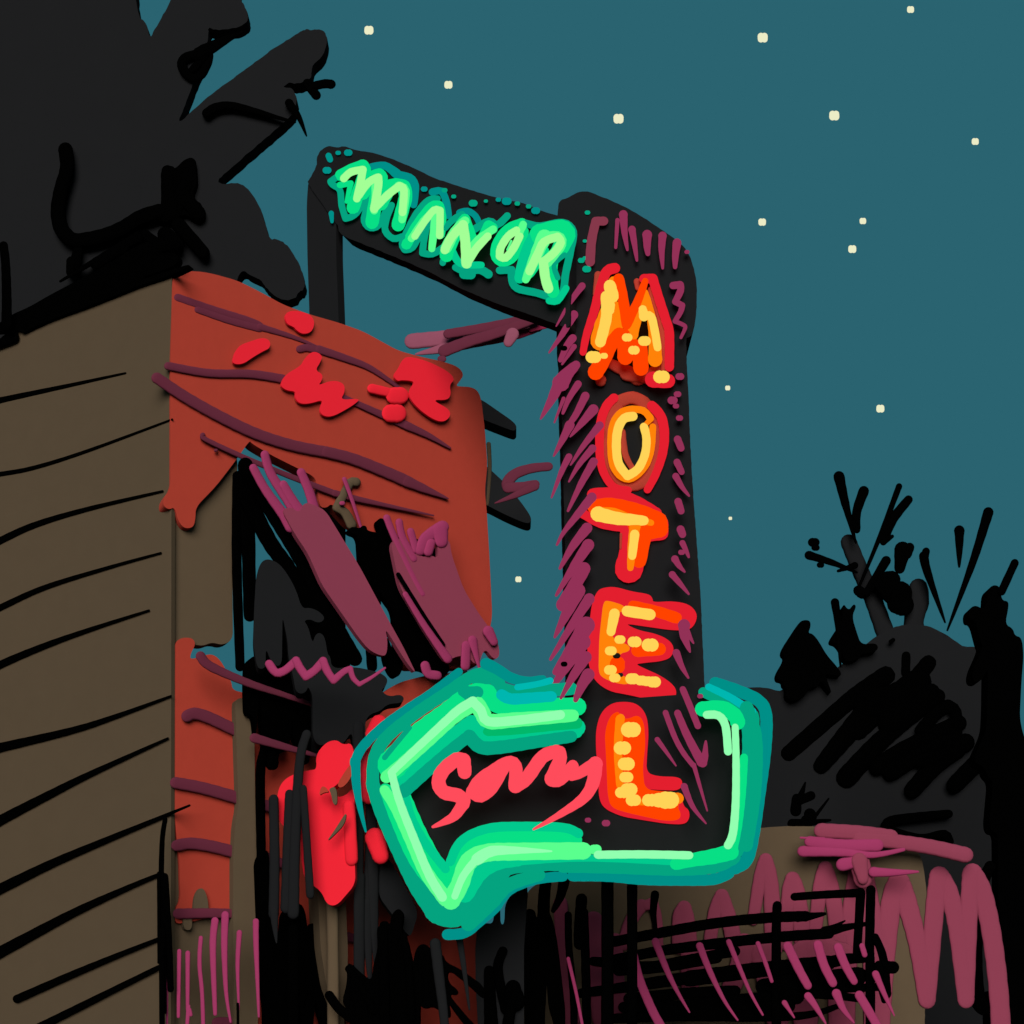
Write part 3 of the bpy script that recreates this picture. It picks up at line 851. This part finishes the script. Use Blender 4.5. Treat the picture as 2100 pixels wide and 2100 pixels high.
# ------------------------------------------------------------------ right hand side
HL = Plane(0, 16.0)
t = Thing('round_tree', 'round dark tree with bare black twigs behind the brown garden wall', 'tree', base(HL, 1800))
mb = MB(); polys = []
draw(mb, HL, 'p dk L : 150 1760 335 1685 430 1680 500 1690 558 1710 600 1650 700 1630 800 1610 880 1570 1000 1462 1110 1385 1200 1340 1260 1326 1375 1330 1450 1360 1530 1410 1590 1455 1650 1450 1700 1470 1800 1520 1850 1660 1860 3000 1932 3560 2050 4600 150 4600', thick=.3, ragged=.6, polys=polys)
draw(mb, HL, 'p dk L : 900 1750 1150 1600 1450 1600 1600 1750 1650 3000 900 3000', off=-.1, thick=2.4)
mb.build('crown', t.o, t.loc)
t.part('trunk', Plane(0, 16.8), 's dk L 200 260 : 1250 1700 1250 3000 1250 4380', hmax=.4)
t.part('limb', Plane(0, 16.1), 's dk L 86 100 : 940 862 1000 1010 1080 1190 1155 1400', hmax=.2)
t.part('limb', Plane(0, 16.1), 's dk L 100 110 : 1335 1120 1340 1200 1310 1290 1310 1400', hmax=.2)
t.each('twig', Plane(0, 15.95), '''
s bk L 60 10 : 885 490 920 640 980 865
s bk L 56 40 : 1025 572 985 690 985 790
s bk L 34 14 : 1225 545 1120 820 1000 1110
s bk L 46 60 : 1278 620 1190 730 1135 840
s bk L 34 20 : 1135 862 1186 828
d bk L : 742 862 28 752 892 20 780 990 18
s bk L 48 12 : 715 935 850 978 985 1032
s bk L 16 36 : 880 1024 975 992
s bk L 56 60 : 995 1135 1015 1150
s bk L 40 50 : 1040 1150 1152 965
s bk L 100 130 : 1180 1075 1130 1090 1190 1150 1230 1150
s bk L 110 120 : 1215 1210 1245 1215
s bk L 90 56 : 1245 905 1228 1010
s bk L 50 50 : 1285 890 1270 930
s bk L 40 50 : 1378 912 1365 950
s bk L 52 10 : 1365 940 1385 1030 1485 1315
s bk L 56 12 : 1566 795 1566 900 1565 1000
s bk L 56 10 : 1730 692 1640 980 1498 1360
s bk L 22 22 : 1177 1424 1192 1414
''', hmax=.08)
t.part('bough_tangle', Plane(0, 15.97), '''
s bk L 50 50 : 1265 1505 1262 1600
s bk P 90 110 : 600 400 900 140 1000 60 1150 -40
s bk P 90 130 : 1390 -110 1280 20 1100 170 990 260
s bk P 130 90 : 1050 150 900 330 785 470
s bk P 90 120 : 1440 80 1250 220 1100 350 930 535
s bk P 170 150 : 1050 120 1200 90 1330 0
s bk P 150 110 : 1180 220 1300 130 1400 60
s bk P 70 60 : 1350 270 1430 180 1500 130 1545 170 1550 330
s bk P 90 90 : 1100 480 1250 380 1560 230
s bk P 100 90 : 1180 505 1350 400 1500 330
s bk P 90 100 : 1300 610 1430 470 1550 380
s bk P 100 90 : 1600 340 1450 420 1350 440
s bk P 90 100 : 1540 580 1650 470 1760 380
s bk P 46 60 : 1505 743 1300 765 1180 785 1150 815
s bk P 40 50 : 1190 840 1350 880 1480 858 1508 900
''', hmax=.12, step=.01)
CF = Plane(0, 15.85)
plant('black_conifer', 'small jet black conifer left of the round dark tree', 'tree', CF, 1640, [
    ('crown', dict(thick=.15), 'p bk L : 560 1490 570 1450 660 1312 690 1300 722 1305 725 1340 710 1375 735 1378 770 1420 815 1500 870 1560 905 1612 870 1618 800 1600 842 1705 836 1714 780 1640 770 1675 715 1685 710 1710 650 1758 610 1758 582 1730 590 1680 570 1670 568 1642 535 1638 530 1600 585 1510'),
    ('trunk', dict(hmax=.1, off=-.4), 's dk L 60 80 : 660 1500 660 3000 660 4450')])
plant('black_bush', 'ragged jet black bush between the conifer and the twigs', 'bush', CF, 1740, [
    ('twig', dict(hmax=.06, off=.05), 's bk L 46 10 : 862 1202 882 1350 893 1565'),
    ('foliage', dict(thick=.15), 'p bk L : 905 1200 940 1250 968 1208 984 1225 958 1280 985 1370 1010 1442 1090 1430 1110 1458 1085 1485 1012 1490 1000 1520 940 1538 910 1520 905 1480 875 1432 842 1425 840 1405 865 1365 908 1300'),
    ('stem', dict(hmax=.08, off=-.4), 's dk L 40 60 : 940 1450 950 3000 950 4450')])
plant('spiky_sapling', 'small spiky black sapling standing on top of the brown wall', 'plant', Plane(0, 12.6), 1640, [
    ('twigs', dict(hmax=.05), '''
s bk P 50 60 : 645 655 640 725
s bk P 10 44 : 694 566 662 660
s bk P 44 50 : 665 668 725 640
s bk P 52 12 : 620 798 740 790 836 778
s bk P 64 64 : 720 745 725 760
s bk P 10 20 : 826 657 755 750
s bk P 60 40 : 700 780 700 2600''')])
TB = Plane(0, 13.0)
plant('tall_black_tree', 'tall jet black tree at the right edge', 'tree', TB, 2050, [
    ('trunk', dict(thick=.18), 'p bk L : 1725 1130 1760 1100 1800 1115 1805 1190 1845 1195 1843 1240 1825 1325 1870 1350 1880 1390 1920 1400 1930 1500 1918 1650 1908 1856 1930 1960 1990 2080 1990 4400 1760 4400 1730 3400 1790 3400 1785 2505 1750 2500 1735 2456 1757 2211 1720 2176 1712 2136 1640 2100 1718 1926 1725 1800 1728 1570 1690 1650 1640 1648 1638 1590 1700 1450 1690 1435 1655 1300 1622 1300 1620 1240 1655 1216 1700 1240 1722 1220'),
    ('branch', dict(hmax=.06, off=.03), 's bk L 42 44 : 1880 978 1805 1140'),
    ('branch', dict(hmax=.06, off=.03), 's bk P 60 80 : 1740 1040 1700 1150 1660 1500 1670 1780 1700 1840')])
GW = Plane(0, 12.0)
single('garden_wall', 'brown garden wall behind the black bench', 'wall', GW,
       'p bf P : -908 2600 -908 1550 -905 1250 -880 1180 -800 1120 -400 1000 300 830 440 822 560 812 700 812 1000 830 1300 925 1350 980 1370 1080 1385 1250 1388 1700 1370 1850 1380 2600', thick=.4, ragged=.5)
t = Thing('mauve_creeper', 'mauve creeper looping in tall peaks over the brown wall', 'creeper', base(GW, 1700))
t.each('vine_loop', GW, '''
s md P 90 92 : 1640 1078 1700 1200 1760 1500 1800 1932 1810 2600
s md P 84 76 : 1632 1080 1620 1300 1603 1795
s md P 78 90 : 1603 1795 1555 1400 1510 1200 1455 1095
s md P 90 76 : 1450 1095 1425 1300 1385 1798
s md P 76 100 : 1380 1795 1330 1480 1270 1250 1225 1130
s md P 96 76 : 1220 1130 1180 1250 1140 1650 1110 2200
s md P 100 130 : 1000 1030 1050 1250 1090 1600 1100 2200
s md P 70 90 : 985 1050 950 1300 930 1550
s md P 56 86 : 400 1340 440 1100 470 1005 500 1150 515 1500
s md P 60 86 : 585 1480 600 1200 622 1112 655 1220 690 1550
s md P 64 80 : 750 1400 780 1150 808 1052 845 1180 890 1500
s md O 60 80 : 1260 1450 1290 1290 1325 1208 1370 1350 1400 1500
s md O 60 90 : 1080 1500 1085 1330 1112 1275 1135 1400 1145 1700
s md O 60 60 : 770 1480 810 1350 870 1262
s md O 50 40 : 900 1260 935 1245 960 1340 970 1500
s md O 66 70 : 412 1250 430 1500 480 1932 490 2600
s md O 90 80 : 600 1350 612 1550 640 1900
s md O 70 70 : 720 1460 730 1650 740 1860
s md O 70 60 : 1250 1500 1170 1640 1150 1750
s md O 100 90 : 1450 1480 1430 1600 1380 1720
s md O 120 110 : 1560 1530 1640 1900
s md O 130 120 : 1900 1500 1780 1560 1800 1900
s md P 150 120 : 760 1520 900 1560 900 1930
''', off=.02, hmax=.02, ws=1.25)
t = Thing('magenta_drape', 'mauve and magenta cloth strips heaped on the wall top', 'cloth', base(Plane(0, 11.75), 1820, 3.2))
t.part('strips', Plane(0, 11.75), '''
s md P 80 76 : 785 838 1000 850 1180 872
s md P 76 84 : 1000 880 1200 900 1400 930 1600 975
s md P 110 100 : 1000 1000 1020 1110
s pd P 12 14 : 668 878 800 882
s pd P 60 70 : 720 900 900 920 1100 920
s pd P 60 20 : 680 955 900 960 1080 975 1250 945
s pd P 70 60 : 905 1030 1000 1010
s pd P 56 12 : 1080 1072 1180 1075 1332 1070
s md P 90 60 : 1000 1010 1020 1110
''', hmax=.04)
BN = Plane(0, 11.0)
bn = Thing('slatted_bench', 'black slatted bench in front of the brown garden wall', 'bench', base(BN, 1600))
bn.each('slat', BN, '''
s bk O 66 66 : 705 1468 1000 1412 1300 1360 1600 1330 1800 1322
s bk P 64 20 : 650 1326 720 1322 805 1308
s bk O 66 66 : 700 1572 1000 1515 1400 1465 1700 1435 1932 1420
s bk P 60 26 : 800 1424 900 1390 1040 1365
s bk P 44 10 : 800 1400 860 1380 918 1348
s bk O 60 66 : 600 1578 900 1605 1100 1575 1400 1520
s bk O 66 60 : 740 1630 1000 1610 1300 1560
s bk O 60 90 : 530 1758 700 1735 1000 1690 1300 1650
s bk O 100 90 : 1140 1675 1500 1630 1932 1585
s bk P 80 56 : 800 1590 920 1565 1030 1560
s bk O 70 70 : 800 1790 1100 1760 1400 1745
s bk O 96 110 : 1560 1720 1750 1690 2100 1660
s bk P 56 50 : 450 1730 800 1735 1110 1722
s bk O 70 90 : 770 1838 1100 1830 1400 1800 1750 1780
s bk P 60 44 : 600 1760 850 1770 1065 1798
s bk O 60 56 : 700 1900 1100 1890 1500 1895
s bk P 66 34 : 300 1890 600 1890 760 1870 880 1830
s bk O 70 90 : 1000 1870 1400 1860 1700 1830
''', hmax=.03, ws=.93)
for tx in ('s bk P 50 54 : 535 1262 530 1400 530 1932 530 2700', 's bk P 50 44 : 1008 1188 985 1550', 's bk P 50 54 : 1065 1172 1058 1500 1062 1700 1062 2700', 's bk O 66 66 : 678 1800 676 2700'):
    bn.part('upright', BN, tx, off=.09, hmax=.035)
bn.part('top_rail', BN, 's bk P 42 46 : 632 1212 800 1200 1008 1190', off=.1, hmax=.03)
bn.part('armrest', BN, 's bk P 40 60 : 1090 1440 1135 1560 1150 1760\nd bk P : 1178 1612 40\ns bk P 50 30 : 1110 1600 1120 1700 1140 1800', off=.1, hmax=.03)
bn.each('reflection_rod', BN, '''
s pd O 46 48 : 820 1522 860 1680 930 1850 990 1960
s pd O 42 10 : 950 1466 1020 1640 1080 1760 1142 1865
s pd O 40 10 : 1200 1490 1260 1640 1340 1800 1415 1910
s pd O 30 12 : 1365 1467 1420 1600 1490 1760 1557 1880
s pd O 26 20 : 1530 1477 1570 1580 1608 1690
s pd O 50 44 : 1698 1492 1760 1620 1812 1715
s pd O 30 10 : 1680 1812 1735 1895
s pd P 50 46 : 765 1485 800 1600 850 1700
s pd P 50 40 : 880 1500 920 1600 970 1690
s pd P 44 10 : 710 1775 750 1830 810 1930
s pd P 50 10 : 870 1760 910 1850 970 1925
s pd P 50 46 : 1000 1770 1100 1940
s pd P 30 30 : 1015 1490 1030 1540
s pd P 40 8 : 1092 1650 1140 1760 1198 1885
''', off=.16, hmax=.02)  # neon reflections on the bench, built as solid purple rods over the slats
plant('black_thicket', 'jet black thicket of upright stems between arrow and bench', 'thicket', Plane(0, 10.2), 1130, [
    ('stems', dict(thick=.2), 'p bk O : 203 1550 207 1310 220 1278 268 1285 278 1340 300 1300 345 1290 375 1360 400 1500 440 1850 440 1932 440 3000 400 3000 380 1932 350 1850 337 1680 325 1880 320 3000 215 3000 210 1932'),
    ('stem', dict(hmax=.05, off=.03), 's bk O 60 70 : 332 1090 318 1250 315 1450'),
    ('stem', dict(hmax=.05, off=.03), 's bk O 70 26 : 445 1060 415 1200 372 1290'),
    ('stem', dict(hmax=.05, off=.05), 's bk O 38 44 : 456 1315 460 1500 480 1700 490 1932 500 3000'),
    ('stem', dict(hmax=.05, off=.07), 's bk O 60 60 : 532 1225 520 1400 520 1480'),
    ('stem', dict(hmax=.05, off=.07), 's bk O 46 52 : 545 1300 555 1600 560 1932 560 3000'),
    ('stem', dict(hmax=.05, off=.03), 's bk O 46 16 : 947 1200 938 1300 955 1420'),
    ('bract', dict(hmax=.03, off=.12), 's pd O 20 16 : 456 1562 500 1750 535 1932')])

# ------------------------------------------------------------------ light, sky, camera
w = bpy.data.worlds.new('World'); SC.world = w; w.use_nodes = True
bg = w.node_tree.nodes['Background']
bg.inputs['Color'].default_value = SKY + [1]; bg.inputs['Strength'].default_value = 1.0
sd = bpy.data.lights.new('sun', 'SUN'); sd.energy = 4.5; sd.angle = math.radians(50); sd.color = (1, .95, .86)
so = bpy.data.objects.new('sun', sd); COL.objects.link(so)
so.rotation_euler = (math.radians(90 - 17), 0, math.radians(-3))
so.location = (0, -5, 12)

cd = bpy.data.cameras.new('camera'); cam = bpy.data.objects.new('camera', cd); COL.objects.link(cam)
cam.location = (0, 0, CZ); cam.rotation_euler = (math.pi / 2, 0, 0)
cd.sensor_width = 36; cd.lens = 36 * FPX / 2100
cd.shift_y = (HY - 1050) / 2100
cd.clip_end = 5000
SC.camera = cam
SC.view_settings.view_transform = 'Standard'; SC.view_settings.look = 'None'
SC.view_settings.exposure = 0; SC.view_settings.gamma = 1
